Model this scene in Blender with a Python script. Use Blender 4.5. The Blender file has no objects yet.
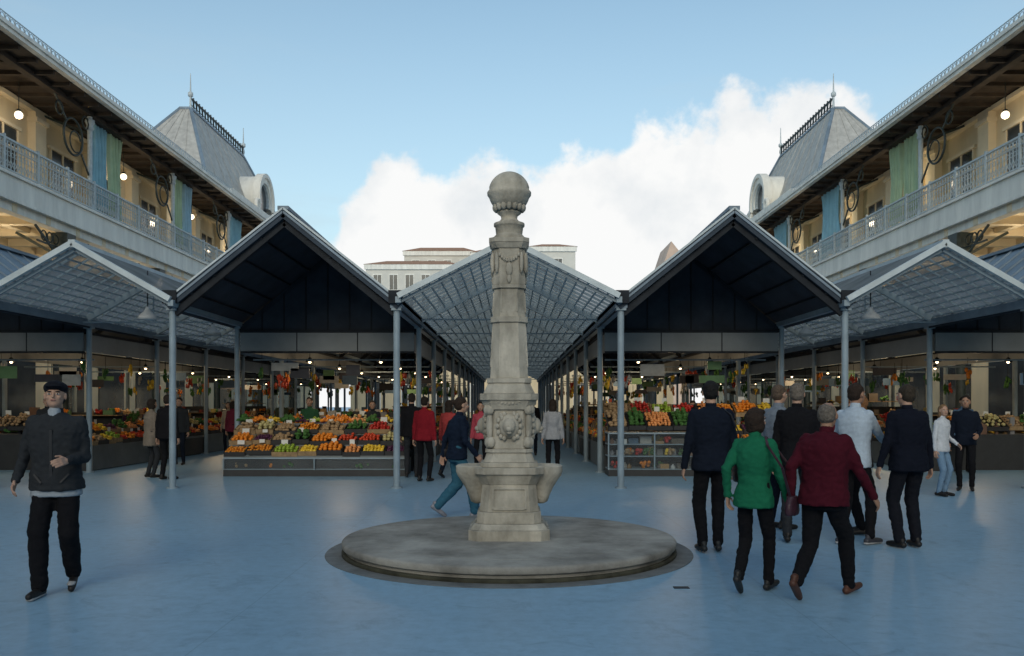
import bpy, bmesh, math, random
from math import sin, cos, pi, radians, sqrt, atan2
from mathutils import Vector, Matrix, noise
rng = random.Random(7)
scene = bpy.context.scene

# ------------------------------------------------------------------ materials
MATS = {}
def mat(name, col, rough=0.8, metal=0.0, nscale=6.0, namt=0.15, bump=0.0, bscale=40.0, col2=None, spec=0.4, stretch=None):
    if name in MATS: return MATS[name]
    m = bpy.data.materials.new(name); m.use_nodes = True
    nt = m.node_tree; N = nt.nodes; L = nt.links
    b = N["Principled BSDF"]
    b.inputs["Roughness"].default_value = rough
    b.inputs["Metallic"].default_value = metal
    b.inputs["Specular IOR Level"].default_value = spec
    tc = N.new("ShaderNodeTexCoord")
    nz = N.new("ShaderNodeTexNoise"); nz.inputs["Scale"].default_value = nscale
    nz.inputs["Detail"].default_value = 6; nz.inputs["Roughness"].default_value = 0.62
    if stretch:
        mp = N.new("ShaderNodeMapping"); mp.inputs["Scale"].default_value = stretch
        L.new(tc.outputs["Object"], mp.inputs["Vector"]); L.new(mp.outputs[0], nz.inputs["Vector"])
    else: L.new(tc.outputs["Object"], nz.inputs["Vector"])
    r = N.new("ShaderNodeValToRGB")
    c1 = [c*(1-namt) for c in col]; c2 = [min(1, c*(1+namt)) for c in col] if col2 is None else list(col2)
    r.color_ramp.elements[0].position = 0.32; r.color_ramp.elements[1].position = 0.68
    r.color_ramp.elements[0].color = (*c1, 1); r.color_ramp.elements[1].color = (*c2, 1)
    L.new(nz.outputs["Fac"], r.inputs["Fac"]); L.new(r.outputs["Color"], b.inputs["Base Color"])
    if bump > 0:
        n2 = N.new("ShaderNodeTexNoise"); n2.inputs["Scale"].default_value = bscale; n2.inputs["Detail"].default_value = 5
        L.new(tc.outputs["Object"], n2.inputs["Vector"])
        bp = N.new("ShaderNodeBump"); bp.inputs["Strength"].default_value = bump; bp.inputs["Distance"].default_value = 0.02
        L.new(n2.outputs["Fac"], bp.inputs["Height"]); L.new(bp.outputs["Normal"], b.inputs["Normal"])
    MATS[name] = m
    return m

def emis(name, col, s):
    m = bpy.data.materials.new(name); m.use_nodes = True
    b = m.node_tree.nodes["Principled BSDF"]
    b.inputs["Base Color"].default_value = (*col, 1)
    b.inputs["Emission Color"].default_value = (*col, 1); b.inputs["Emission Strength"].default_value = s
    return m

def panel_mat(name, col, alpha):
    m = bpy.data.materials.new(name); m.use_nodes = True
    nt = m.node_tree; N = nt.nodes; L = nt.links
    N.remove(N["Principled BSDF"]); out = N["Material Output"]
    tr = N.new("ShaderNodeBsdfTransparent"); tr.inputs["Color"].default_value = (0.84, 0.9, 0.93, 1)
    df = N.new("ShaderNodeBsdfDiffuse"); tl = N.new("ShaderNodeBsdfTranslucent"); gl = N.new("ShaderNodeBsdfGlossy")
    gl.inputs["Roughness"].default_value = 0.15
    tc = N.new("ShaderNodeTexCoord"); nz = N.new("ShaderNodeTexNoise"); nz.inputs["Scale"].default_value = 1.2; nz.inputs["Detail"].default_value = 8
    L.new(tc.outputs["Object"], nz.inputs["Vector"])
    r = N.new("ShaderNodeValToRGB"); r.color_ramp.elements[0].position=.3; r.color_ramp.elements[1].position=.7
    r.color_ramp.elements[0].color = (*[c*0.5 for c in col], 1); r.color_ramp.elements[1].color = (*col, 1)
    L.new(nz.outputs["Fac"], r.inputs["Fac"])
    L.new(r.outputs["Color"], df.inputs["Color"]); L.new(r.outputs["Color"], tl.inputs["Color"])
    a = N.new("ShaderNodeMixShader"); a.inputs[0].default_value = 0.55; L.new(df.outputs[0], a.inputs[1]); L.new(tl.outputs[0], a.inputs[2])
    g = N.new("ShaderNodeMixShader"); g.inputs[0].default_value = 0.12; L.new(a.outputs[0], g.inputs[1]); L.new(gl.outputs[0], g.inputs[2])
    f = N.new("ShaderNodeMixShader"); f.inputs[0].default_value = alpha; L.new(tr.outputs[0], f.inputs[1]); L.new(g.outputs[0], f.inputs[2])
    L.new(f.outputs[0], out.inputs["Surface"])
    return m

# ------------------------------------------------------------------ mesh builder
class MB:
    def __init__(s): s.v=[]; s.f=[]; s.m=[]; s.s=[]; s.mats=[]
    def mi(s, m):
        if m not in s.mats: s.mats.append(m)
        return s.mats.index(m)
    def add(s, vs, fs, m, smooth=False):
        o=len(s.v); i=s.mi(m)
        s.v.extend([tuple(p) for p in vs])
        for f in fs: s.f.append(tuple(k+o for k in f)); s.m.append(i); s.s.append(smooth)
    def box(s, x0,x1,y0,y1,z0,z1, m):
        if x0>x1: x0,x1=x1,x0
        if y0>y1: y0,y1=y1,y0
        vs=[(x0,y0,z0),(x1,y0,z0),(x1,y1,z0),(x0,y1,z0),(x0,y0,z1),(x1,y0,z1),(x1,y1,z1),(x0,y1,z1)]
        s.add(vs,[(0,3,2,1),(4,5,6,7),(0,1,5,4),(1,2,6,5),(2,3,7,6),(3,0,4,7)],m)
    def beam(s,p0,p1,w,h,m,up=(0,0,1)):
        p0=Vector(p0);p1=Vector(p1);d=(p1-p0).normalized();up=Vector(up)
        r=d.cross(up)
        if r.length<1e-4: r=d.cross(Vector((0,1,0)))
        r.normalize();u=r.cross(d).normalized()
        vs=[]
        for p in (p0,p1):
            for a,b in((-1,-1),(1,-1),(1,1),(-1,1)): vs.append(p+r*(a*w/2)+u*(b*h/2))
        s.add(vs,[(0,1,2,3),(7,6,5,4),(0,4,5,1),(1,5,6,2),(2,6,7,3),(3,7,4,0)],m)
    def cyl(s,p0,p1,r0,m,r1=None,n=12,smooth=True):
        r1=r0 if r1 is None else r1
        p0=Vector(p0);p1=Vector(p1);d=(p1-p0).normalized()
        a=d.cross(Vector((0,0,1)))
        if a.length<1e-3:a=Vector((1,0,0))
        a.normalize();b=d.cross(a)
        vs=[]
        for p,r in((p0,r0),(p1,r1)):
            for k in range(n):
                t=2*pi*k/n; vs.append(p+a*(r*cos(t))+b*(r*sin(t)))
        s.add(vs,[(k,(k+1)%n,n+(k+1)%n,n+k) for k in range(n)],m,smooth)
        s.add(vs[:n],[tuple(range(n))[::-1]],m); s.add(vs[n:],[tuple(range(n))],m)
    def lathe(s,prof,c,m,n=32,smooth=True,rot=0,sq=None):
        vs=[];cx,cy=c
        for r,z in prof:
            for k in range(n):
                t=rot+2*pi*k/n; vs.append((cx+r*cos(t),cy+r*sin(t),z))
        fs=[]
        for j in range(len(prof)-1):
            for k in range(n): fs.append((j*n+k,j*n+(k+1)%n,(j+1)*n+(k+1)%n,(j+1)*n+k))
        fs.append(tuple(range(n))[::-1]); o=(len(prof)-1)*n; fs.append(tuple(o+k for k in range(n)))
        s.add(vs,fs,m,smooth)
    def ring(s,c,R,r,ax,m,n=20,k=5,arc=(0,2*pi)):
        full=abs(arc[1]-arc[0]-2*pi)<1e-3
        cnt=n if full else n+1
        vs=[]
        for i in range(cnt):
            t=arc[0]+(arc[1]-arc[0])*i/n
            for j in range(k):
                q=2*pi*j/k; rr=R+r*cos(q); h=r*sin(q)
                if ax=='x': vs.append((c[0]+h,c[1]+rr*cos(t),c[2]+rr*sin(t)))
                elif ax=='y': vs.append((c[0]+rr*cos(t),c[1]+h,c[2]+rr*sin(t)))
                else: vs.append((c[0]+rr*cos(t),c[1]+rr*sin(t),c[2]+h))
        fs=[]
        for i in range(n):
            i2=(i+1)%cnt
            for j in range(k): fs.append((i*k+j,i2*k+j,i2*k+(j+1)%k,i*k+(j+1)%k))
        s.add(vs,fs,m,True)
    def obj(s,name,bevel=0):
        me=bpy.data.meshes.new(name); me.from_pydata(s.v,[],s.f)
        for m in s.mats: me.materials.append(m)
        me.polygons.foreach_set("material_index",s.m); me.polygons.foreach_set("use_smooth",s.s)
        me.update()
        o=bpy.data.objects.new(name,me); scene.collection.objects.link(o)
        if bevel:
            b=o.modifiers.new("bevel","BEVEL"); b.width=bevel; b.segments=2; b.limit_method='ANGLE'; b.angle_limit=radians(50)
        return o

def ico(sub):
    bm=bmesh.new(); bmesh.ops.create_icosphere(bm,subdivisions=sub,radius=1)
    vs=[v.co.copy() for v in bm.verts]; fs=[tuple(v.index for v in f.verts) for f in bm.faces]; bm.free(); return vs,fs
ICO1=ico(1); ICO2=ico(2); ICO3=ico(3)

# ------------------------------------------------------------------ people
def capsule(p0,r0,p1,r1,n=12):
    p0=Vector(p0);p1=Vector(p1);d=p1-p0;L=d.length
    d=d/L if L>1e-6 else Vector((0,0,1))
    a=d.cross(Vector((0.13,0.2,1)));a.normalize();b=d.cross(a)
    rings=[]
    for t in (-80,-50,-20): rings.append((p0+d*(r0*sin(radians(t))),r0*cos(radians(t))))
    for t in (20,50,80): rings.append((p1+d*(r1*sin(radians(t))),r1*cos(radians(t))))
    vs=[];fs=[]
    for c,r in rings:
        for k in range(n):
            q=2*pi*k/n; vs.append(c+a*(r*cos(q))+b*(r*sin(q)))
    for j in range(5):
        for k in range(n): fs.append((j*n+k,j*n+(k+1)%n,(j+1)*n+(k+1)%n,(j+1)*n+k))
    fs.append(tuple(range(n))[::-1]); fs.append(tuple(5*n+k for k in range(n)))
    return vs,fs
def ellip(c,r,M=None):
    vs=[]
    for v in ICO3[0]:
        p=Vector((v.x*r[0],v.y*r[1],v.z*r[2]))
        if M: p=M@p
        vs.append(p+Vector(c))
    return vs,ICO3[1]
def loft(rings,n=20):
    vs=[];fs=[]
    for c,rx,ry in rings:
        for k in range(n):
            q=2*pi*k/n; cx=cos(q); sy=sin(q)
            px=abs(cx)**0.85*(1 if cx>0 else -1); py=abs(sy)**0.85*(1 if sy>0 else -1)
            vs.append(Vector(c)+Vector((px*rx,py*ry,0)))
    for j in range(len(rings)-1):
        for k in range(n): fs.append((j*n+k,j*n+(k+1)%n,(j+1)*n+(k+1)%n,(j+1)*n+k))
    fs.append(tuple(range(n))[::-1]); o=(len(rings)-1)*n; fs.append(tuple(o+k for k in range(n)))
    return vs,fs
def merge(prims):
    V=[];F=[]
    for vs,fs in prims:
        o=len(V); V+= [Vector(v) for v in vs]; F+=[tuple(k+o for k in f) for f in fs]
    return V,F
def remesh(prims,voxel,it=3,amp=0.0,seed=0,ns=7.0):
    V,F=merge(prims)
    me=bpy.data.meshes.new("tmp"); me.from_pydata([tuple(v) for v in V],[],F); me.update()
    o=bpy.data.objects.new("tmp",me); scene.collection.objects.link(o)
    r=o.modifiers.new("r","REMESH"); r.mode='VOXEL'; r.voxel_size=voxel
    if it:
        sm=o.modifiers.new("s","SMOOTH"); sm.factor=0.5; sm.iterations=it
    dg=bpy.context.evaluated_depsgraph_get(); e=o.evaluated_get(dg); em=e.to_mesh()
    vs=[]
    off=Vector((seed*3.7,seed*1.3,seed*2.1))
    for v in em.vertices:
        p=v.co.copy()
        if amp>0:
            q=Vector((p.x*ns,p.y*ns,p.z*ns*1.5))+off
            w=noise.noise(Vector((q.x*0.5,q.y*0.5,0))+off)
            d=noise.noise(q+Vector((w,w,w)))
            d2=1-abs(noise.noise(q*1.9+Vector((5,2,1))))*2
            p+= v.normal*(amp*(0.7*d+0.6*d2-0.3))
        vs.append(p)
    fs=[tuple(p.vertices) for p in em.polygons]
    e.to_mesh_clear(); bpy.data.objects.remove(o); bpy.data.meshes.remove(me)
    return vs,fs
def ik(a,t,l1,l2,pole):
    a=Vector(a);t=Vector(t);d=t-a;D=d.length;mx=(l1+l2)*0.995
    if D>mx: t=a+d*(mx/D); D=mx; d=t-a
    u=d/D; x=(l1*l1-l2*l2+D*D)/(2*D); h=sqrt(max(0,l1*l1-x*x))
    p=Vector(pole); p=p-u*p.dot(u); p.normalize()
    return a+u*x+p*h, t

SK=dict(light=(0.46,0.28,0.20),tan=(0.36,0.20,0.13))
def cloth(name,c): return mat("cloth_"+name,c,0.92,0,30,0.10,0.25,180,spec=0.15)
PI=[0]
def person(name,X,Y,head_deg,H=1.75,top=("navy",(0.012,0.018,0.035)),bot=("black",(0.012,0.012,0.014)),
           skin='light',hair=(0.02,0.013,0.009),hairstyle='short',shoe=(0.015,0.013,0.012),
           feet=((-0.10,0.0,0),(0.10,0.02,0)),hands=None,lean=3,headyaw=0,headpitch=0,woman=False,hem=0.84,
           near=True,cap=None,under=None,bag=None,flare=1.0,bulk=1.0,sole=None,sleeve=1.0,z0=0.0,shoulder=1.0,fold=0.012,scarf=None):
    PI[0]+=1; seed=PI[0]
    u=H/1.75; vox=0.0125 if near else 0.02
    W=(0.9 if woman else 1.0)*shoulder
    mb=MB()
    mtop=cloth(*top); mbot=cloth(*bot); mskin=mat("skin_"+skin,SK[skin],0.55,0,20,0.06,spec=0.4)
    mhair=mat("hair_%d"%int(hair[0]*1000),hair,0.75,0,60,0.4,0.5,150,spec=0.3); mshoe=mat("shoe_%d"%int(shoe[0]*1000),shoe,0.5,0,12,0.2)
    if hands is None: hands=((-0.25,0.04,0.80),(0.25,0.04,0.80))
    ank=[];footp=[]
    for i,(fx,fy,pt) in enumerate(feet):
        side=-1 if i==0 else 1
        p=radians(pt); F=Vector((side*0.12,cos(p),sin(p))); U=Vector((0,-sin(p),cos(p)))
        pts=[(F*-0.055+U*-0.055,0.036),(F*0.06+U*-0.058,0.038),(F*0.125+U*-0.064,0.036),(F*0.175+U*-0.068,0.029)]
        lo=min(q.z-r for q,r in pts)
        A=Vector((fx,fy,-lo)); ank.append(A); footp.append([(A+q,r) for q,r in pts])
    l1,l2=0.43,0.425
    hx=0.085
    hz=10
    for i,A in enumerate(ank):
        side=-1 if i==0 else 1
        hd=sqrt((A.x-side*hx)**2+(A.y)**2)
        hz=min(hz,A.z+sqrt(max(0.1,(0.985*(l1+l2))**2-hd*hd)))
    hz=min(hz,0.925)
    def up(p):
        p=Vector(p); q=p-Vector((0,0,0.925)); a=radians(lean)
        return Vector((q.x, q.y*cos(a)+q.z*sin(a), q.z*cos(a)-q.y*sin(a)))+Vector((0,0,hz))
    knees=[]
    for i,A in enumerate(ank):
        side=-1 if i==0 else 1
        k,t=ik((side*hx,0,hz),A,l1,l2,(side*0.15,1,0.1)); knees.append(k)
    pr=[]
    for i in range(2):
        side=-1 if i==0 else 1
        h=Vector((side*hx,0,hz)); A=ank[i]; k=knees[i]
        pr.append(capsule(h-Vector((0,0,.02)),0.088*bulk*W**0.5,k,0.066*flare))
        m=k.lerp(A,0.35)
        pr.append(capsule(k,0.065*flare,m,0.064*flare)); pr.append(capsule(m,0.064*flare,A+Vector((0,0,0.0)),0.052*flare))
    hipw=0.160*bulk
    pr.append(loft([((0,0,hz-0.10),hipw*0.95,0.105*bulk),((0,0,hz),hipw,0.108*bulk),((0,0,hz+0.08),hipw*0.92,0.100*bulk),((0,0,hz+0.15),hipw*0.85,0.09*bulk)]))
    vs,fs=remesh(pr,vox,3,0.011,seed); mb.add([v*u for v in vs],fs,mbot,True)
    pr=[]
    for fp in footp:
        for a,b in zip(fp,fp[1:]): pr.append(capsule(a[0],a[1],b[0],b[1]))
        pr.append(capsule(fp[0][0]+Vector((0,0.03,0.05)),0.036,fp[1][0],0.03))
    vs,fs=remesh(pr,0.01,2); mb.add([v*u for v in vs],fs,mshoe,True)
    if sole:
        ms=mat("sole_white",sole,0.6)
        for fp in footp:
            a=fp[0][0]-Vector((0,0.01,0.024)); b=fp[2][0]-Vector((0,-0.03,0.022))
            vs,fs=capsule(a,0.033,b,0.034)
            mb.add([Vector((v.x,v.y,(v.z-a.z)*0.45+a.z))*u*1.0 for v in vs],fs,ms,True)
    prof=[(hem,0.184,0.134),(0.93,0.180,0.128),(1.04,0.164,0.116),(1.12,0.163,0.115),(1.24,0.18,0.124),(1.34,0.192,0.124),(1.40,0.185,0.11),(1.445,0.14,0.088),(1.49,0.07,0.066)]
    if woman: prof=[(z,rx*(1.0 if z<1.0 else 0.87),ry*(0.98+(0.10 if 1.2<z<1.36 else 0))) for z,rx,ry in prof]
    rings=[]
    for z,rx,ry in prof:
        c=up((0,-0.01 if z>1.2 else 0,z)); rings.append((c,rx*bulk,ry*bulk*(1.08 if bulk>1 else 1)))
    pt=[loft(rings)]
    sh=[up((-0.165*W,-0.01,1.405)),up((0.165*W,-0.01,1.405))]
    wr=[];el=[]
    for i in range(2):
        side=-1 if i==0 else 1
        t=up(hands[i])
        e,w=ik(sh[i],t,0.285,0.255,(side*0.35,-1,-0.3)); el.append(e); wr.append(w)
        pa=[capsule(sh[i],0.062*bulk,e,0.050),]
        if sleeve>0.9: pa.append(capsule(e,0.050,w,0.038))
        pt+=pa
    vs,fs=remesh(pt,vox,2,fold,seed+50); mb.add([v*u for v in vs],fs,mtop,True)
    if under:
        mu=cloth(*under)
        vs,fs=remesh([loft([(up((0,0.008,hem-0.055)),0.175*bulk,0.122*bulk),(up((0,0.008,hem+0.1)),0.165*bulk,0.115*bulk)])],vox,2,0.006,seed+7)
        mb.add([v*u for v in vs],fs,mu,True)
        vs,fs=capsule(up((0,0.055,1.44)),0.045,up((0,0.045,1.50)),0.052); mb.add([v*u for v in vs],fs,mu,True)
        mz=mat("jacket_trim",(0.02,0.022,0.026),.5)
        yy=0.134*bulk
        mb.beam(up((0,yy,hem+.01))*u,up((0,0.131*bulk,1.10))*u,0.022,0.012,mz,up=(0,1,0)); mb.beam(up((0,0.128*bulk,1.10))*u,up((0,0.125*bulk,1.36))*u,0.022,0.014,mz,up=(0,1,0))
        for s_ in(-1,1): mb.beam(up((s_*.07,yy+.006,.93))*u,up((s_*.13,yy-.018,1.0))*u,0.014,0.010,mz,up=(0,1,0))
    if scarf:
        mu=cloth(*scarf); vs,fs=remesh([capsule(up((-.04,0.0,1.47)),.062,up((.04,0.01,1.475)),.062),capsule(up((0,.05,1.46)),.04,up((.02,.10,1.33)),.03)],.012,2,.008,seed); mb.add([v*u for v in vs],fs,mu,True)
    if sleeve<=0.9:
        for i in range(2):
            vs,fs=capsule(el[i],0.040,wr[i],0.027); mb.add([v*u for v in vs],fs,mskin,True)
    vs,fs=remesh([capsule(up((0,-0.015,1.47)),0.066,up((0,-0.008,1.505)),0.06)],0.01,1); mb.add([v*u for v in vs],fs,mtop,True)
    for i in range(2):
        side=-1 if i==0 else 1
        d=(wr[i]-el[i]).normalized()
        lat=Vector((0,1,0)) if abs(d.y)<0.75 else Vector((-side*0.5,0,1))
        lat=(lat-d*lat.dot(d)).normalized(); nrm=d.cross(lat).normalized()*(-side)
        if nrm.dot(Vector((-side,0,0)))<0 : nrm=-nrm
        w=wr[i]; ps=[]
        ps.append(capsule(w-d*0.03,0.026,w+d*0.02,0.024,8))
        for q in (-0.026,-0.009,0.009,0.026):
            ps.append(capsule(w+d*0.02+lat*q*0.7,0.015,w+d*0.085+lat*q,0.0125,8))
        for q,L in ((-0.028,0.055),(-0.0095,0.07),(0.0095,0.076),(0.028,0.068)):
            b0=w+d*0.088+lat*q; b1=b0+(d*0.92+nrm*0.38).normalized()*L*0.5; b2=b1+(d*0.6+nrm*0.8).normalized()*L*0.5
            ps.append(capsule(b0,0.0095,b1,0.0088,8)); ps.append(capsule(b1,0.0088,b2,0.0075,8))
        t0=w+d*0.025+lat*0.02; t1=t0+(d*0.6+lat*0.75+nrm*0.3).normalized()*0.042; t2=t1+(d*0.9+lat*0.2+nrm*0.35).normalized()*0.032
        ps.append(capsule(t0,0.014,t1,0.011,8)); ps.append(capsule(t1,0.011,t2,0.009,8))
        vs,fs=(remesh(ps,0.005,1) if near else merge(ps))
        mb.add([v*u for v in vs],fs,mskin,True)
    hc=up((0,0.012,1.635)); nb=up((0,-0.012,1.46))
    Mh=Matrix.Rotation(radians(-headyaw),3,'Z')@Matrix.Rotation(radians(-headpitch),3,'X')
    def hp(p): return hc+Mh@(Vector(p)-Vector((0,0,1.635)))
    def he(c,r): return ellip(hp(c),r,Mh)
    pr=[capsule(nb,0.056*W,hc+Vector((0,-0.02,-0.05)),0.052*W),
        he((0,-0.008,1.655),(0.074,0.092,0.092)), he((0,0.018,1.60),(0.062,0.07,0.078)), he((0,0.035,1.562),(0.042,0.048,0.035)),
        capsule(hp((0,0.085,1.645)),0.009,hp((0,0.104,1.612)),0.013,8), he((0,0.072,1.662),(0.05,0.018,0.012)),
        he((-0.036,0.062,1.61),(0.022,0.022,0.02)),he((0.036,0.062,1.61),(0.022,0.022,0.02)),
        he((0,0.078,1.585),(0.024,0.014,0.012)),
        he((-0.077,0.0,1.63),(0.010,0.019,0.031)),he((0.077,0.0,1.63),(0.010,0.019,0.031))]
    vs,fs=remesh(pr,0.006 if near else 0.012,2); mb.add([v*u for v in vs],fs,mskin,True)
    me_=mat("eye_dark",(0.02,0.015,0.012),0.3); mw=mat("eye_white",(0.6,0.58,0.55),0.3); ml=mat("lips",(0.30,0.12,0.10),0.5)
    for sx in(-1,1):
        vs,fs=ellip(hp((sx*0.031,0.079,1.636)),(0.013,0.008,0.007),Mh); mb.add([v*u for v in vs],fs,mw,True)
        vs,fs=ellip(hp((sx*0.031,0.0845,1.636)),(0.006,0.004,0.006),Mh); mb.add([v*u for v in vs],fs,me_,True)
        vs,fs=ellip(hp((sx*0.031,0.085,1.657)),(0.019,0.006,0.0045),Mh); mb.add([v*u for v in vs],fs,mhair,True)
    vs,fs=ellip(hp((0,0.091,1.584)),(0.021,0.006,0.006),Mh); mb.add([v*u for v in vs],fs,ml,True)
    hr=[he((0,-0.02,1.672),(0.080,0.092,0.088)), he((0,-0.04,1.63),(0.074,0.07,0.075))]
    if hairstyle=='bob':
        hr+=[he((0,-0.035,1.645),(0.095,0.088,0.10)),he((-0.06,-0.02,1.585),(0.035,0.055,0.065)),he((0.06,-0.02,1.585),(0.035,0.055,0.065)),he((0,-0.055,1.575),(0.075,0.05,0.06)),he((0,0.03,1.715),(0.07,0.05,0.035))]
    elif hairstyle=='long':
        hr+=[he((0,-0.03,1.65),(0.088,0.088,0.10)),he((0,-0.065,1.53),(0.08,0.045,0.14)),he((-0.065,-0.02,1.58),(0.025,0.04,0.09)),he((0.065,-0.02,1.58),(0.025,0.04,0.09))]
    elif hairstyle=='bun':
        hr+=[he((0,-0.125,1.68),(0.04,0.04,0.04))]
    elif hairstyle=='thin': hr=[he((0,-0.03,1.655),(0.0775,0.082,0.082)),he((0,-0.04,1.63),(0.076,0.068,0.07))]
    vs,fs=remesh(hr,0.007 if near else 0.013,1,0.007,seed,22); mb.add([v*u for v in vs],fs,mhair,True)
    if cap:
        mc=cloth("cap",cap)
        vs,fs=remesh([he((0,-0.012,1.70),(0.093,0.112,0.066)),he((0,0.085,1.695),(0.066,0.06,0.010))],0.007,2,0.003,seed); mb.add([v*u for v in vs],fs,mc,True)
    if bag:
        bx,by,bz,sx,sy,sz,bc=bag
        mbg=mat("bag_leather_%d"%int(bc[0]*1000),bc,0.45,0,10,0.2)
        c=up((bx,by,bz))
        vs,fs=remesh([loft([(c+Vector((0,0,-sz)),sx*0.9,sy),(c+Vector((0,0,-sz*0.5)),sx,sy*1.1),(c,sx*0.95,sy*1.1),(c+Vector((0,0,sz)),sx*0.8,sy*0.6)])],0.012,2,0.006,seed)
        mb.add([v*u for v in vs],fs,mbg,True)
        s0=up((0.11*(1 if bx>0 else -1)*W,-0.0,1.47))
        for oy in(-0.11,0.11):
            mids=[c+Vector((0,sy*0.5*(1 if oy>0 else -1),sz)), up(((bx*0.92),oy*1.3,1.2)), up((0.17*(1 if bx>0 else -1)*W,oy,1.40)), s0+Vector((0,0,0.012))]
            for a,b in zip(mids,mids[1:]): mb.beam(a*u,b*u,0.02,0.01,mbg)
    o=mb.obj(name); o.location=(X,Y,z0); o.rotation_euler=(0,0,-radians(head_deg))
    return o

NAVY=("navy",(0.008,0.012,0.022)); BLACK=("black",(0.009,0.009,0.011)); CHAR=("charcoal",(0.028,0.031,0.036))
person("man",-3.76,7.02,168,1.74,top=("grey_jacket",(0.030,0.033,0.037)),bot=BLACK,skin='light',hair=(0.015,0.012,0.010),
       feet=((-0.09,-0.14,-20),(0.09,0.14,4)),hands=((-0.15,0.24,1.12),(0.27,0.12,0.95)),lean=2,headyaw=-6,headpitch=-10,cap=(0.010,0.011,0.016),
       under=("shirt_grey",(0.34,0.38,0.42)),bulk=1.14,flare=1.28,hem=0.86,sole=(0.4,0.4,0.4),fold=.016)
person("man",2.10,8.95,0,1.80,top=NAVY,bot=BLACK,hands=((-0.28,0.05,0.82),(0.27,0.10,0.86)),bulk=1.10,headyaw=6,shoulder=1.05,
       feet=((-0.09,0,0),(0.08,0.05,0)),bag=(0.28,-0.02,0.86,0.06,0.12,0.14,(0.012,0.011,0.013)),flare=1.1,hair=(0.010,0.009,0.009),shoe=(0.02,0.02,0.02))
person("woman",1.99,7.0,35,1.54,top=("green",(0.012,0.14,0.070)),bot=BLACK,hair=(0.030,0.018,0.012),hairstyle='bob',woman=True,
       feet=((-0.07,-0.20,-34),(0.07,0.22,6)),hands=((-0.23,-0.06,0.92),(0.27,0.20,0.88)),lean=5,headyaw=18,bag=(0.33,0.10,0.86,0.05,0.13,0.09,(0.05,0.02,0.03)),shoe=(0.02,0.012,0.012),bulk=1.02,flare=1.0,hem=0.82)
person("man",2.50,6.82,44,1.62,top=("maroon",(0.065,0.007,0.015)),bot=BLACK,hair=(0.16,0.135,0.11),hairstyle='thin',
       feet=((-0.09,-0.33,-36),(0.09,0.32,8)),hands=((-0.24,-0.12,0.92),(0.34,0.26,0.94)),lean=6,bulk=1.18,hem=0.86,shoe=(0.09,0.035,0.02),flare=1.12,headyaw=-5,skin='tan',fold=.015)
person("man",3.20,9.55,20,1.79,top=BLACK,bot=CHAR,hair=(0.16,0.145,0.13),hairstyle='short',bulk=1.05,hands=((-0.26,0.04,0.8),(0.2,0.25,1.0)))
person("man",3.30,10.6,60,1.80,top=("grey_shirt",(0.18,0.21,0.25)),bot=NAVY,hair=(0.10,0.07,0.05),hands=((-0.26,0.04,0.8),(0.2,0.25,1.0)))
person("man",3.80,9.45,52,1.79,top=("white_shirt",(0.46,0.54,0.62)),bot=BLACK,hair=(0.03,0.02,0.015),skin='tan',bulk=1.02,shoulder=.96,fold=.008,
       hands=((-0.22,0.05,0.86),(0.10,0.46,1.12)),feet=((-0.12,-0.06,0),(0.12,0.12,0)),lean=4,headyaw=10,shoe=(0.05,0.05,0.06),sole=(0.6,0.6,0.6))
person("woman",4.20,10.2,-70,1.68,top=("brown_coat",(0.05,0.035,0.03)),bot=BLACK,hair=(0.22,0.10,0.04),hairstyle='bob',woman=True,headyaw=-15,hands=((-0.2,0.32,1.15),(0.22,0.25,1.05)))
person("man",4.29,9.2,-8,1.77,top=("dark_blue",(0.007,0.009,0.017)),bot=("dark_trousers",(0.010,0.011,0.016)),hair=(0.04,0.03,0.02),bulk=1.14,hands=((-0.30,0.06,0.86),(0.29,0.05,0.84)),
       feet=((-0.10,0,0),(0.11,0.03,0)),headyaw=-12,hem=0.83,flare=1.12)
person("woman",7.32,14.5,150,1.56,top=("white_top",(0.55,0.58,0.62)),bot=("light_jeans",(0.16,0.26,0.38)),hair=(0.20,0.12,0.06),hairstyle='long',woman=True,near=False,headyaw=30,hands=((-0.22,0.18,1.0),(0.25,0.05,0.85)))
person("man",8.22,15.4,-150,1.72,top=NAVY,bot=BLACK,near=False,skin='tan',hands=((-0.2,0.22,1.05),(0.27,0.05,0.82)))
person("woman",-0.76,11.7,70,1.68,top=("ink_jacket",(0.008,0.015,0.032)),bot=("teal_jeans",(0.035,0.12,0.18)),hair=(0.03,0.02,0.015),hairstyle='bun',woman=True,
       feet=((-0.07,-0.26,-32),(0.07,0.25,10)),hands=((-0.24,-0.14,0.90),(0.23,0.22,0.95)),lean=5,hem=0.86,flare=1.35,shoe=(0.25,0.25,0.28),bag=(-0.24,-0.08,1.02,0.05,0.09,0.13,(0.012,0.012,0.016)),bulk=1.05)
person("man",-1.78,17.2,15,1.72,top=("red",(0.22,0.012,0.02)),bot=BLACK,near=False)
person("man",-2.15,18.2,0,1.80,top=BLACK,bot=CHAR,near=False)
person("woman",-1.35,18.0,30,1.66,top=("coral",(0.34,0.05,0.05)),bot=NAVY,near=False,woman=True,hairstyle='long',feet=((-0.07,-0.18,-20),(0.07,0.18,6)))
person("woman",-0.70,19.2,185,1.62,top=("rose",(0.42,0.07,0.10)),bot=BLACK,near=False,woman=True,hairstyle='long')
person("man",-0.30,24,175,1.74,top=("white_tee",(0.5,0.5,0.52)),bot=NAVY,near=False)
person("woman",0.88,18.4,10,1.68,top=("patterned",(0.30,0.31,0.33)),bot=BLACK,near=False,woman=True,hairstyle='long',feet=((-0.08,-0.16,-20),(0.08,0.16,5)))
person("man",0.62,26,0,1.76,top=BLACK,bot=NAVY,near=False)
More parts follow.
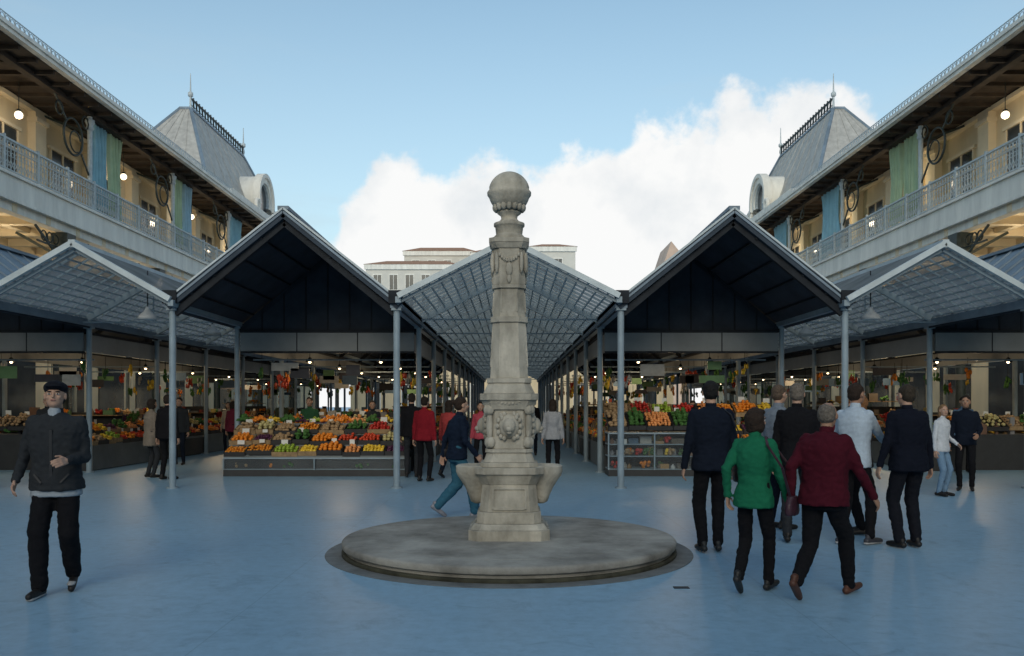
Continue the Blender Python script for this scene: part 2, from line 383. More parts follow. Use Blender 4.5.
person("woman",-1.1,30,180,1.66,top=("mustard",(0.35,0.2,0.05)),bot=BLACK,near=False,woman=True,hairstyle='bob')
person("man",0.1,34,0,1.76,top=CHAR,bot=BLACK,near=False)
person("man",-7.15,17.6,10,1.76,top=BLACK,bot=BLACK,near=False,bulk=1.05)
person("woman",-7.7,18.1,40,1.68,top=("beige_coat",(0.20,0.17,0.14)),bot=CHAR,near=False,woman=True,hairstyle='bob',hem=0.7)
person("man",-8.6,22,180,1.74,top=CHAR,bot=NAVY,near=False)
person("woman",-7.9,24,20,1.66,top=("wine",(0.14,0.02,0.04)),bot=BLACK,near=False,woman=True,hairstyle='bob')
person("man",-6.9,25.5,200,1.76,top=("olive",(0.06,0.07,0.04)),bot=CHAR,near=False)
person("woman",-9.0,27,170,1.64,top=("cream_knit",(0.35,0.3,0.24)),bot=NAVY,near=False,woman=True,hairstyle='long')
person("man",7.0,21,170,1.75,top=NAVY,bot=NAVY,near=False)
person("woman",8.6,23,190,1.66,top=("wine",(0.14,0.02,0.04)),bot=BLACK,near=False,woman=True,hairstyle='bob')

# ------------------------------------------------------------------ shared materials
STEEL=mat("steel_paint_blue_grey",(0.25,0.32,0.37),0.45,0,3,0.15)
WHITEST=mat("steel_paint_white",(0.50,0.57,0.60),0.45,0,3,0.12)
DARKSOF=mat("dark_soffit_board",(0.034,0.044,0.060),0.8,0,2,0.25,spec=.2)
METROOF=mat("zinc_roof",(0.19,0.25,0.31),0.55,0.1,1.5,0.25)
BARGE=mat("barge_board_slate",(0.045,0.060,0.080),0.8,0,3,0.2,spec=.2)
GREYP=mat("grey_fascia_panel",(0.21,0.23,0.24),0.6,0,1.2,0.14)
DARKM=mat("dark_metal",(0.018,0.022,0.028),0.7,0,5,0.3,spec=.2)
GLASSR=panel_mat("translucent_roof_panel",(0.42,0.43,0.43),0.78)
GLASSC=panel_mat("display_glass",(0.6,0.65,0.68),0.18)
CREAM=mat("cream_render",(0.80,0.66,0.44),0.9,0,1.0,0.10,0.15,30,stretch=(1,1,.35))
CREAM2=mat("cream_soffit",(0.84,0.72,0.52),0.9,0,1.0,0.08)
WHITE=mat("white_painted_beam",(0.82,0.80,0.73),0.7,0,2.2,0.13,stretch=(1,1,.18))
IRONL=mat("painted_iron_pale",(0.50,0.56,0.58),0.6,0,8,0.15)
IROND=mat("cast_iron_dark_green",(0.030,0.042,0.040),0.5,0,8,0.3)
BROWN=mat("dark_brown_boards",(0.060,0.045,0.034),0.85,0,3,0.3)
WIN=mat("window_glass_dark",(0.05,0.055,0.06),0.12,0,1,0.3,spec=0.6)

# ------------------------------------------------------------------ ground
def ground_mat():
    m=bpy.data.materials.new("resin_floor"); m.use_nodes=True; nt=m.node_tree;N=nt.nodes;L=nt.links;b=N["Principled BSDF"]
    tc=N.new("ShaderNodeTexCoord")
    n1=N.new("ShaderNodeTexNoise");n1.inputs["Scale"].default_value=0.35;n1.inputs["Detail"].default_value=8;n1.inputs["Roughness"].default_value=0.6
    n2=N.new("ShaderNodeTexNoise");n2.inputs["Scale"].default_value=9;n2.inputs["Detail"].default_value=10;n2.inputs["Roughness"].default_value=0.7
    L.new(tc.outputs["Object"],n1.inputs["Vector"]);L.new(tc.outputs["Object"],n2.inputs["Vector"])
    r=N.new("ShaderNodeValToRGB");r.color_ramp.elements[0].position=.3;r.color_ramp.elements[1].position=.7
    r.color_ramp.elements[0].color=(0.25,0.42,0.56,1);r.color_ramp.elements[1].color=(0.31,0.49,0.63,1)
    L.new(n1.outputs["Fac"],r.inputs["Fac"])
    r2=N.new("ShaderNodeValToRGB");r2.color_ramp.elements[0].position=.35;r2.color_ramp.elements[1].position=.6
    r2.color_ramp.elements[0].color=(0.84,0.84,0.84,1);r2.color_ramp.elements[1].color=(1,1,1,1)
    L.new(n2.outputs["Fac"],r2.inputs["Fac"])
    mx=N.new("ShaderNodeMix");mx.data_type='RGBA';mx.blend_type='MULTIPLY';mx.inputs[0].default_value=1
    L.new(r.outputs["Color"],mx.inputs[6]);L.new(r2.outputs["Color"],mx.inputs[7])
    mp=N.new("ShaderNodeMapping");mp.inputs["Location"].default_value=(2.02,1.3,0);L.new(tc.outputs["Object"],mp.inputs["Vector"])
    br=N.new("ShaderNodeTexBrick");br.inputs["Scale"].default_value=1;br.offset=0;br.inputs["Brick Width"].default_value=4.17;br.inputs["Row Height"].default_value=3.7
    br.inputs["Mortar Size"].default_value=0.005;br.inputs["Color1"].default_value=(1,1,1,1);br.inputs["Color2"].default_value=(1,1,1,1);br.inputs["Mortar"].default_value=(.82,.82,.82,1)
    L.new(mp.outputs[0],br.inputs["Vector"])
    m2=N.new("ShaderNodeMix");m2.data_type='RGBA';m2.blend_type='MULTIPLY';m2.inputs[0].default_value=1
    L.new(mx.outputs[2],m2.inputs[6]);L.new(br.outputs["Color"],m2.inputs[7])
    n3=N.new("ShaderNodeTexNoise");n3.inputs["Scale"].default_value=2.2;n3.inputs["Detail"].default_value=12;n3.inputs["Roughness"].default_value=0.75;n3.inputs["Distortion"].default_value=1.5
    L.new(tc.outputs["Object"],n3.inputs["Vector"])
    r3=N.new("ShaderNodeValToRGB");r3.color_ramp.elements[0].position=.34;r3.color_ramp.elements[1].position=.46
    r3.color_ramp.elements[0].color=(.78,.79,.80,1);r3.color_ramp.elements[1].color=(1,1,1,1);L.new(n3.outputs["Fac"],r3.inputs["Fac"])
    m3=N.new("ShaderNodeMix");m3.data_type='RGBA';m3.blend_type='MULTIPLY';m3.inputs[0].default_value=1
    L.new(m2.outputs[2],m3.inputs[6]);L.new(r3.outputs["Color"],m3.inputs[7])
    L.new(m3.outputs[2],b.inputs["Base Color"])
    rr=N.new("ShaderNodeMapRange");rr.inputs[3].default_value=0.30;rr.inputs[4].default_value=0.55
    L.new(n1.outputs["Fac"],rr.inputs[0]);L.new(rr.outputs[0],b.inputs["Roughness"])
    bp=N.new("ShaderNodeBump");bp.inputs["Strength"].default_value=.12;bp.inputs["Distance"].default_value=.01
    L.new(n2.outputs["Fac"],bp.inputs["Height"]);L.new(bp.outputs["Normal"],b.inputs["Normal"])
    return m
g=MB(); g.add([(-400,-400,0),(400,-400,0),(400,600,0),(-400,600,0)],[(0,1,2,3)],ground_mat()); g.obj("ground")

# ------------------------------------------------------------------ fountain
CX=-0.03; FY=9.1
STONE=mat("weathered_granite",(0.33,0.305,0.25),0.85,0,4,0.22,0.45,25,col2=(0.58,0.54,0.455),stretch=(1,1,.5))
STONED=mat("worn_basin_stone",(0.25,0.235,0.205),0.85,0,1.6,0.35,0.5,18,col2=(0.44,0.42,0.375))
SLOT=mat("drain_slot",(0.045,0.05,0.055),0.8)
f=MB()
f.lathe([(1.93,0.0),(1.93,0.006),(1.76,0.006),(1.755,0.0)],(CX,FY),mat("kerb_strip",(0.17,0.175,0.17),0.8,0,4,.3),n=96,smooth=False)
f.lathe([(1.72,0.0),(1.72,0.07),(1.74,0.078),(1.75,0.088)],(CX,FY),STONED,n=128)
f.lathe([(1.74,0.075),(1.755,0.083),(1.76,0.128),(1.745,0.145),(1.72,0.15)],(CX,FY),STONED,n=128)
f.lathe([(1.735,0.148),(1.42,0.151),(1.415,0.146),(1.405,0.146),(1.40,0.152),(0.75,0.155),(0.3,0.156)],(CX,FY),STONED,n=128,smooth=False)
f.lathe([(1.759,0.004),(1.761,0.035),(1.73,0.04)],(CX,FY),mat("basin_foot_band",(0.06,0.058,0.04),0.9,0,6,.5),n=96)  # dark mottled band around the foot of the basin
def sq(mb,hw0,hw1,z0,z1,m,ch=0.22,rot=0):
    vs=[]
    for hw,z in((hw0,z0),(hw1,z1)):
        c=hw*ch
        for x,y in((hw,-hw+c),(hw,hw-c),(hw-c,hw),(-hw+c,hw),(-hw,hw-c),(-hw,-hw+c),(-hw+c,-hw),(hw-c,-hw)):
            xr=x*cos(rot)-y*sin(rot); yr=x*sin(rot)+y*cos(rot)
            vs.append((CX+xr,FY+yr,z))
    mb.add(vs,[(k,(k+1)%8,8+(k+1)%8,8+k) for k in range(8)]+[tuple(range(8))[::-1],tuple(range(8,16))],m)
S=lambda a,b,z0,z1,ch=0.22: sq(f,a,b,z0,z1,STONE,ch)
S(.42,.42,.15,.26); S(.40,.36,.262,.32); S(.335,.33,.322,.44); S(.31,.28,.442,.72,.3); S(.285,.34,.722,.83,.3); S(.36,.36,.832,.90,.25)
for dx,dy in((1,0),(-1,0)):
    c=(CX+dx*.34,FY+dy*.34)
    f.lathe([(.03,.50),(.07,.52),(.09,.58),(.13,.67),(.18,.75),(.215,.80),(.23,.84),(.23,.90),(.21,.915),(.18,.90),(.12,.86),(.02,.85)],c,STONE,n=28)
for dx,dy in((0,-1),(0,1)):
    p=(-dy,dx)
    for s_ in(-1,1): f.beam((CX+dx*.312+p[0]*s_*.17,FY+dy*.312+p[1]*s_*.17,.47),(CX+dx*.288+p[0]*s_*.17,FY+dy*.288+p[1]*s_*.17,.69),.025,.025,STONE,up=(dx,dy,0))
    for z,o in((.475,.312),(.685,.288)): f.beam((CX+dx*o+p[0]*-.16,FY+dy*o+p[1]*-.16,z),(CX+dx*o+p[0]*.16,FY+dy*o+p[1]*.16,z),.025,.025,STONE)
S(.30,.30,.902,.95,.3); S(.27,.235,.952,1.05,.3); S(.25,.25,1.052,1.09,.3)
S(.225,.225,1.092,1.50,.35); S(.25,.29,1.502,1.60,.3); S(.305,.305,1.602,1.67,.25); S(.27,.22,1.672,1.78,.3); S(.235,.235,1.782,1.83,.3)
def lump(c,r,M=None):
    vs,fs=ellip(c,r,M); f.add(vs,fs,STONE,True)
for a in range(4):
    t=a*pi/2; dx,dy=cos(t),sin(t); px,py=-dy,dx
    def P(o,l,z): return (CX+dx*o+px*l,FY+dy*o+py*l,z)
    R=Matrix.Rotation(t,3,'Z')
    lump(P(.235,0,1.33),(.07,.11,.13),R)
    lump(P(.285,0,1.33),(.06,.07,.085),R)
    lump(P(.335,0,1.30),(.035,.035,.03),R)
    lump(P(.335,0,1.262),(.022,.028,.014),R)
    for s_ in(-1,1):
        lump(P(.315,s_*.03,1.355),(.014,.013,.011),R); lump(P(.26,s_*.075,1.415),(.025,.024,.028),R)
        for k in range(7):
            q=k/6*pi; lump(P(.245,s_*(.05+.07*sin(q)),1.33+.125*cos(q)),(.028,.024,.03),R)
        lump(P(.215,s_*.19,1.16),(.045,.05,.06),R); lump(P(.225,s_*.2,1.50),(.045,.045,.055),R); lump(P(.21,s_*.2,1.33),(.03,.03,.15),R)
    for k in range(9):
        q=(k-4)/4; lump(P(.26,q*.15,1.60-.035*(1-q*q)),(.028,.022,.022),R)
        lump(P(.172,q*.10,3.13-.06*(1-q*q)),(.022,.016,.024),R)
    lump(P(.18,0,2.98),(.02,.035,.07),R); lump(P(.172,0,2.88),(.018,.024,.05),R)
    for s_ in(-1,1): lump(P(.175,s_*.13,3.05),(.025,.022,.11),R)
    for s_ in(-1,1): f.beam(P(.193,s_*.10,1.95),P(.171,s_*.09,2.38),.018,.018,STONE,up=(dx,dy,0))
    for s_ in(-1,1): f.beam(P(.173,s_*.085,2.53),P(.162,s_*.08,2.74),.016,.016,STONE,up=(dx,dy,0))
S(.20,.175,1.832,2.42,.45); S(.195,.195,2.422,2.48,.45); S(.172,.158,2.482,2.78,.45); S(.18,.18,2.782,2.82,.45); S(.168,.168,2.822,3.20,.4)
S(.18,.21,3.202,3.26,.3); S(.212,.212,3.262,3.31,.3)
f.lathe([(.17,3.31),(.17,3.34),(.14,3.37),(.15,3.45),(.165,3.46),(.165,3.49),(.11,3.51),(.085,3.54),(.09,3.57),(.13,3.60),(.12,3.62),(.05,3.63)],(CX,FY),STONE,n=32)
prof=[]
for k in range(25):
    t=-pi/2+pi*k/24; R_=.222
    r=R_*cos(t); z=3.822+R_*sin(t)
    if abs(z-3.80)<.028: r+=.014
    if .05<abs(z-3.80)<.062: r-=.008
    prof.append((max(r,.005),z))
f.lathe(prof,(CX,FY),STONE,n=40)
for k in range(16):
    t=2*pi*k/16; lump((CX+.15*cos(t),FY+.15*sin(t),3.66),(.03,.03,.045))
f.obj("stone_fountain",bevel=0.008)
d=MB(); d.box(1.37,1.50,7.17,7.24,0,.006,SLOT); d.obj("drain_cover")

# ------------------------------------------------------------------ canopies
Y0=15.7; Y1=66.0; STEP=3.72
CC=-0.06
def dark_pavilion(xc,hw,name):
    mb=MB(); ze,zr=3.46,5.15
    def slope(s_):
        x0=xc; x1=xc+s_*(hw+.06)
        t=.16
        vs=[(x0,Y0,zr),(x1,Y0,ze),(x1,Y1,ze),(x0,Y1,zr),(x0,Y0,zr-t),(x1,Y0,ze-t),(x1,Y1,ze-t),(x0,Y1,zr-t)]
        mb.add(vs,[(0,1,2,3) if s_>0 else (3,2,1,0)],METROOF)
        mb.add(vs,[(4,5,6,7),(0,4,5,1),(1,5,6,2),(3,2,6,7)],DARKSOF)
        mb.beam((x0,Y0-.03,zr+.03),(x1+s_*.05,Y0-.03,ze+.0),.07,.035,WHITEST)
        mb.beam((x0,Y0-.012,zr-.07),(x1,Y0-.012,ze-.09),.05,.14,BARGE)
        mb.beam((x0,Y0-.045,zr-.035),(x1,Y0-.045,ze-.06),.03,.04,METROOF)
        L=Y1-Y0
        for k in range(int(L/0.62)):
            y=Y0+.3+k*.62
            mb.beam((x0,y,zr+.02),(x1,y,ze+.02),.03,.04,METROOF)
        for k in range(14):
            y=Y0+STEP*k
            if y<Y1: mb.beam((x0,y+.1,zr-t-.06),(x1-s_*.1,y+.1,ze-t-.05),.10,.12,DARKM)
        for q in (.2,.4,.6,.8):
            xx=x0+(x1-x0)*q; zz=zr+(ze-zr)*q-t-.02
            mb.box(xx-.02,xx+.02,Y0+.02,Y1,zz-.02,zz+.02,DARKM)
    slope(1); slope(-1)
    mb.box(xc-.10,xc+.10,Y0-.05,Y1,zr+.0,zr+.07,METROOF)
    yb=Y0+STEP+.05
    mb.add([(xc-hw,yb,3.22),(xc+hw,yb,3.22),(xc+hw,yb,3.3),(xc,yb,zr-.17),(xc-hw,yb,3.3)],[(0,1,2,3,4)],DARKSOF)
    for k in range(-4,5):
        x=xc+k*.5; mb.box(x-.015,x+.015,yb-.02,yb,3.22,min(zr-.25,ze-.2+(hw-abs(k*.5))*.78),DARKM)
    for s_ in(-1,1):
        x=xc+s_*hw
        y=Y0+.08
        while y<Y1:
            mb.cyl((x,y,0),(x,y,3.36),.062,STEEL,n=14); mb.cyl((x,y,0),(x,y,.03),.11,STEEL,n=14)
            mb.box(x-.09,x+.09,y-.09,y+.09,3.30,3.345,STEEL)
            y+=STEP
        mb.box(x-.11,x+.11,Y0-.02,Y1,3.345,3.50,METROOF)
        mb.box(x-.13,x+.13,Y0-.10,Y0-.03,3.42,3.66,DARKM)
        xi=xc+s_*(hw-.14)
        mb.box(xi-.03,xi+.03,yb+.1,Y1,2.78,3.18,GREYP); mb.box(xi-.05,xi+.05,yb+.1,Y1,3.18,3.24,DARKM)
    mb.box(xc-hw+.1,xc+hw-.1,yb-.06,yb-.005,2.78,3.20,GREYP)
    mb.box(xc-hw+.1,xc+hw-.1,yb-.08,yb-.004,3.203,3.26,DARKM); mb.box(xc-hw+.1,xc+hw-.1,yb-.075,yb-.004,2.735,2.778,DARKM)
    for k in range(1,3):
        x=xc-hw+k*2*hw/3; mb.box(x-.012,x+.012,yb-.066,yb-.05,2.78,3.2,DARKM)
    return mb.obj(name)
def glass_canopy(xc,hw,name,zr,ze):
    mb=MB()
    for s_ in(-1,1):
        x1=xc+s_*hw
        vs=[(xc,Y0-.2,zr),(x1,Y0-.2,ze),(x1,Y1,ze),(xc,Y1,zr)]
        mb.add(vs,[(0,1,2,3)],GLASSR)
        mb.beam((xc,Y0-.22,zr-.02),(x1,Y0-.22,ze-.02),.08,.10,WHITEST)
        mb.beam((xc,Y0-.1,zr-.12),(x1,Y0-.1,ze-.12),.05,.06,STEEL)
        y=Y0+.3;i=0
        while y<Y1:
            big=(i%8==7)
            mb.beam((xc,y,zr-(.09 if big else .04)),(x1,y,ze-(.09 if big else .04)),.09 if big else .022,.14 if big else .04,WHITEST)
            y+=STEP/8; i+=1
        n=11
        for k in range(1,n):
            q=k/n; xx=xc+(x1-xc)*q; zz=zr+(ze-zr)*q-.03
            mb.box(xx-.014,xx+.014,Y0-.2,Y1,zz-.03,zz+.0,WHITEST)
        mb.box(x1-.05,x1+.05,Y0-.2,Y1,ze-.14,ze-.03,STEEL)
    mb.box(xc-.06,xc+.06,Y0-.25,Y1,zr-.1,zr+.04,WHITEST)
    y=Y0+.5+STEP/4*3
    while y<Y1:
        mb.cyl((xc-hw,y,ze-.10),(xc+hw,y,ze-.10),.018,STEEL,n=8); mb.cyl((xc,y,ze-.1),(xc,y,zr-.1),.015,STEEL,n=8)
        y+=STEP
    return mb.obj(name)
dark_pavilion(CC-4.16,2.08,"market_pavilion"); dark_pavilion(CC+4.16,2.08,"market_pavilion")
dark_pavilion(CC-11.72,2.08,"market_pavilion"); dark_pavilion(CC+11.72,2.08,"market_pavilion")
glass_canopy(CC,2.02,"glass_canopy",4.58,3.56)
glass_canopy(CC-7.95,1.78,"glass_canopy",4.52,3.50); glass_canopy(CC+7.95,1.78,"glass_canopy",4.52,3.50)

LAMP=mat("lamp_shade_white",(0.6,0.62,0.63),0.35); BULB=emis("warm_bulb",(1.0,0.72,0.40),8)
for s_ in(-1,1):
    for y in(17.4,21.2,25,29):
        mb=MB(); x=CC+s_*7.4
        mb.cyl((x,y,3.55),(x,y,4.3),.012,DARKM,n=6)
        mb.lathe([(.03,3.56),(.05,3.52),(.08,3.46),(.17,3.38),(.20,3.30),(.195,3.30),(.15,3.37),(.04,3.44)],(x,y),LAMP,n=24)
        vs,fs=ICO2; mb.add([(x+v.x*.045,y+v.y*.045,3.36+v.z*.05) for v in vs],fs,LAMP,True)
        mb.obj("pendant_lamp")

# ------------------------------------------------------------------ stalls
FR={}
def fm(n,c,r=.45): FR[n]=mat("produce_"+n,c,r,0,25,0.25,spec=.4); return FR[n]
ORANGE=fm("orange",(.78,.24,.02)); REDA=fm("red_apple",(.45,.03,.02)); GRN=fm("green_apple",(.28,.40,.04)); YEL=fm("lemon",(.75,.50,.04))
PUR=fm("plum",(.08,.02,.06)); POT=fm("potato",(.36,.24,.13),.8); LEAF=fm("leafy_green",(.05,.14,.03),.7); TOM=fm("tomato",(.58,.06,.02)); PEACH=fm("peach",(.74,.30,.10)); CREAMF=fm("melon",(.5,.44,.2)); CARR=fm("carrot",(.75,.28,.03))
FRL=[(ORANGE,.042),(REDA,.038),(GRN,.04),(YEL,.035),(PUR,.028),(POT,.038),(LEAF,.06),(TOM,.036),(PEACH,.038),(POT,.045),(CARR,.03),(ORANGE,.045),(CREAMF,.05),(LEAF,.05)]
CRATE=mat("crate_wood",(.28,.19,.10),.8,0,12,.3); CRATEB=mat("crate_black",(.02,.02,.022),.6); CARD=mat("price_card",(.7,.7,.66),.7,0,3,.05)
COUNT=mat("counter_steel",(.16,.18,.19),.35,.5,2,.15); COUNTD=mat("counter_dark",(.03,.032,.035),.5)
PK=[mat("pack_%d"%i,c,.6) for i,c in enumerate([(.30,.06,.04),(.42,.34,.12),(.42,.41,.38),(.10,.17,.26),(.10,.20,.09),(.30,.19,.09),(.16,.09,.06),(.38,.22,.08),(.22,.22,.23),(.04,.04,.05),(.12,.10,.08),(.5,.5,.48)])]
def bed(mb,O,U,V,length,depth,zf,zb,hi=False,heap=0.0,r=rng):
    O=Vector(O);U=Vector(U);V=Vector(V)
    slope=(zb-zf)/depth
    T=ICO2 if hi else ICO1
    pos=0; cuts=[]
    while pos<length-.25:
        w=min(r.uniform(.34,.62),length-pos); cuts.append((pos,pos+w)); pos+=w
    for (c0,c1) in cuts:
        a0=c0+.01; a1=c1-.01; cw=c1-c0
        cm=CRATE if r.random()<.5 else CRATEB
        lift=r.uniform(-.015,.03)
        def P(a,b,h):
            q=O+U*a+V*b; return Vector((q.x,q.y,zf+slope*b+h+lift))
        for (a,b,c,d_) in((a0,0,a1,0),(a0,depth,a1,depth),(a0,0,a0,depth),(a1,0,a1,depth)):
            mb.beam(P(a,b,.03),P(c,d_,.03),.014,.10,cm)
        mb.add([P(a0,0,0),P(a1,0,0),P(a1,depth,0),P(a0,depth,0)],[(0,1,2,3)],cm)
        m,rad=r.choice(FRL)
        sp=rad*2*(1.0 if hi else 1.08)
        na=max(1,int((cw-.04)/sp)); nb=max(1,int((depth-.03)/sp)); empt=r.uniform(.02,.15)
        for layer in range(3 if heap>0 else 2):
            for ia in range(na):
                for ib in range(nb):
                    a=a0+.02+(ia+.5)*(cw-.06)/na+r.uniform(-.012,.012); b=.02+(ib+.5)*(depth-.03)/nb+r.uniform(-.012,.012)
                    ca=1-abs((ia+.5)/na*2-1); cb=1-abs((ib+.5)/nb*2-1)
                    if layer>=1 and min(ca,cb)<.28*layer: continue
                    if r.random()<empt: continue
                    rr=rad*r.uniform(.85,1.12)
                    c=P(a,b,.03+rad+layer*rad*1.3+r.uniform(0,.012))
                    sx,sy,sz=(1,1,.93)
                    if m is LEAF: sx,sy,sz=r.uniform(.7,1.3),r.uniform(.7,1.3),r.uniform(.6,1.4)
                    if m is POT or m is YEL: sx=r.uniform(1.1,1.3)
                    if m is CARR: sy=2.2
                    jj=.25 if m is LEAF else 0
                    mb.add([(c.x+v.x*rr*sx*(1+r.uniform(-jj,jj)),c.y+v.y*rr*sy*(1+r.uniform(-jj,jj)),c.z+v.z*rr*sz) for v in T[0]],T[1],m,m is not LEAF)
        if r.random()<.6:
            q=P((a0+a1)/2+r.uniform(-.08,.08),depth*.85,.0); s=r.uniform(.05,.08); h=r.uniform(.07,.12)
            mb.add([q+U*-s+Vector((0,0,.14)),q+U*s+Vector((0,0,.14)),q+U*s+Vector((0,0,.14+h)),q+U*-s+Vector((0,0,.14+h))],[(0,1,2,3)],CARD)
def items(mb,O,U,length,depthv,z,n,r=rng,hmax=.3):
    O=Vector(O);U=Vector(U);D=Vector(depthv)
    a=0
    while a<length:
        w=r.uniform(.03,.16); kind=r.random(); h=r.uniform(.06,hmax)
        if kind<.22: a+=w*2; continue
        q=O+U*(a+w)+D*r.uniform(.2,.8); m=r.choice(PK)
        if kind<.5: mb.box(q.x-w*.9,q.x+w*.9,q.y-.08,q.y+.08,z,z+h,m)
        elif kind<.75:
            w=min(w,.05); mb.cyl((q.x,q.y,z),(q.x,q.y,z+h*.7),w,m,n=8); mb.cyl((q.x,q.y,z+h*.7),(q.x,q.y,z+h),w*.4,m,n=8)
        else:
            mm=r.choice([ORANGE,LEAF,POT,YEL,REDA,LEAF])
            for k in range(9):
                cx_=q.x+r.uniform(-w,w)*.9; cz=z+.04+r.uniform(0,.10); cy_=q.y+r.uniform(-.08,.08)
                mb.add([(cx_+v.x*.045,cy_+v.y*.045,cz+v.z*.045) for v in ICO1[0]],ICO1[1],mm,True)
        a+=w*2+r.uniform(0,.05)
def tiers(mb,O,U,V,length,hi,nt=3,z=.34,dz=.24,dd=.34):
    O=Vector(O);U=Vector(U);V=Vector(V)
    for t in range(nt):
        o=O+V*(t*dd)
        bed(mb,o,U,V,length,dd-.03,z+t*dz,z+t*dz+.11,hi,heap=1 if t==nt-1 else 0)
        p0=o+V*.005; p1=p0+U*length
        mb.beam((p0.x,p0.y,z+t*dz-.05),(p1.x,p1.y,z+t*dz-.05),.012,.08,COUNT)
    b0=O+V*.05; e=O+V*(nt*dd)
    p=[b0,b0+U*length,e+U*length,e]
    mb.add([(q.x,q.y,0.0) for q in p]+[(q.x,q.y,z-.1) for q in p],[(0,1,5,4),(1,2,6,5),(2,3,7,6),(3,0,4,7),(4,5,6,7)],COUNTD)
YF=Y0+STEP-.95
def fridge(mb,x0,x1,y0,y1,z1):
    mb.box(x0,x1,y0,y1,0,.14,COUNTD); mb.box(x0,x1,y1-.06,y1,.14,z1,COUNTD); mb.box(x0,x1,y0,y1,z1,z1+.03,STEEL)
    for x in(x0,x1,(x0+x1)/2): mb.box(x-.015,x+.015,y0,y0+.03,.14,z1,STEEL)
    for z in(.14,.42,.68):
        if z>z1-.1: continue
        mb.box(x0,x1,y0+.06,y1-.06,z,z+.02,STEEL)
        hm=min(.2,z1-z-.06)
        items(mb,(x0+.05,y0+.12,0),(1,0,0),x1-x0-.25,(0,y1-y0-.3,0),z+.02,22,hmax=max(.08,hm))
        items(mb,(x0+.05,y0+.1,0),(1,0,0),x1-x0-.25,(0,.1,0),z+.02,18,hmax=max(.08,hm*.8))
    mb.add([(x0,y0-.004,.16),(x1,y0-.004,.16),(x1,y0-.004,z1),(x0,y0-.004,z1)],[(0,1,2,3)],GLASSC)
mb=MB(); xl=CC-4.16-2.05
fridge(mb,xl,xl+3.95,YF-.02,YF+.5,.38)
tiers(mb,(xl,YF,0),(1,0,0),(0,1,0),3.95,True,3,.46,.22)
for i in range(12):
    x=xl+.1+i*.33; m,rad=rng.choice(FRL)
    for k in range(26):
        a,b=rng.gauss(0,.09),rng.gauss(0,.08); h=max(0,.16-abs(a)*.8-abs(b)*.8)
        c=(x+a,YF+1.18+b,1.15+h*rng.random()+rad); mb.add([(c[0]+v.x*rad,c[1]+v.y*rad,c[2]+v.z*rad) for v in ICO1[0]],ICO1[1],m,True)
mb.box(xl,xl+3.95,YF+1.04,YF+1.4,1.08,1.13,COUNT)
mb.obj("fruit_stall")
mb=MB(); xr=CC+4.16-2.0
fridge(mb,xr,xr+2.0,YF,YF+.75,.92)
bed(mb,(xr,YF+.05,0),(1,0,0),(0,1,0),1.95,.62,1.0,1.30,True,1)
fridge(mb,xr+2.05,xr+3.95,YF-.02,YF+.5,.38)
tiers(mb,(xr+2.05,YF,0),(1,0,0),(0,1,0),1.9,True,3,.46,.22)
bed(mb,(xr,YF+.85,0),(1,0,0),(0,1,0),3.9,.4,1.28,1.5,True,1)
mb.obj("fruit_stall")
def bunch(mb,x,y,z,m,n=9):
    for i in range(n):
        t=rng.uniform(0,2*pi); r=rng.uniform(0,.09); dz=rng.uniform(-.22,.0)
        q=(x+r*cos(t),y+r*sin(t),z+dz)
        mb.add([(q[0]+v.x*.03,q[1]+v.y*.03,q[2]+v.z*.08) for v in ICO1[0]],ICO1[1],m,True)
    mb.cyl((x,y,z),(x,y,z+.35),.006,DARKM,n=5)
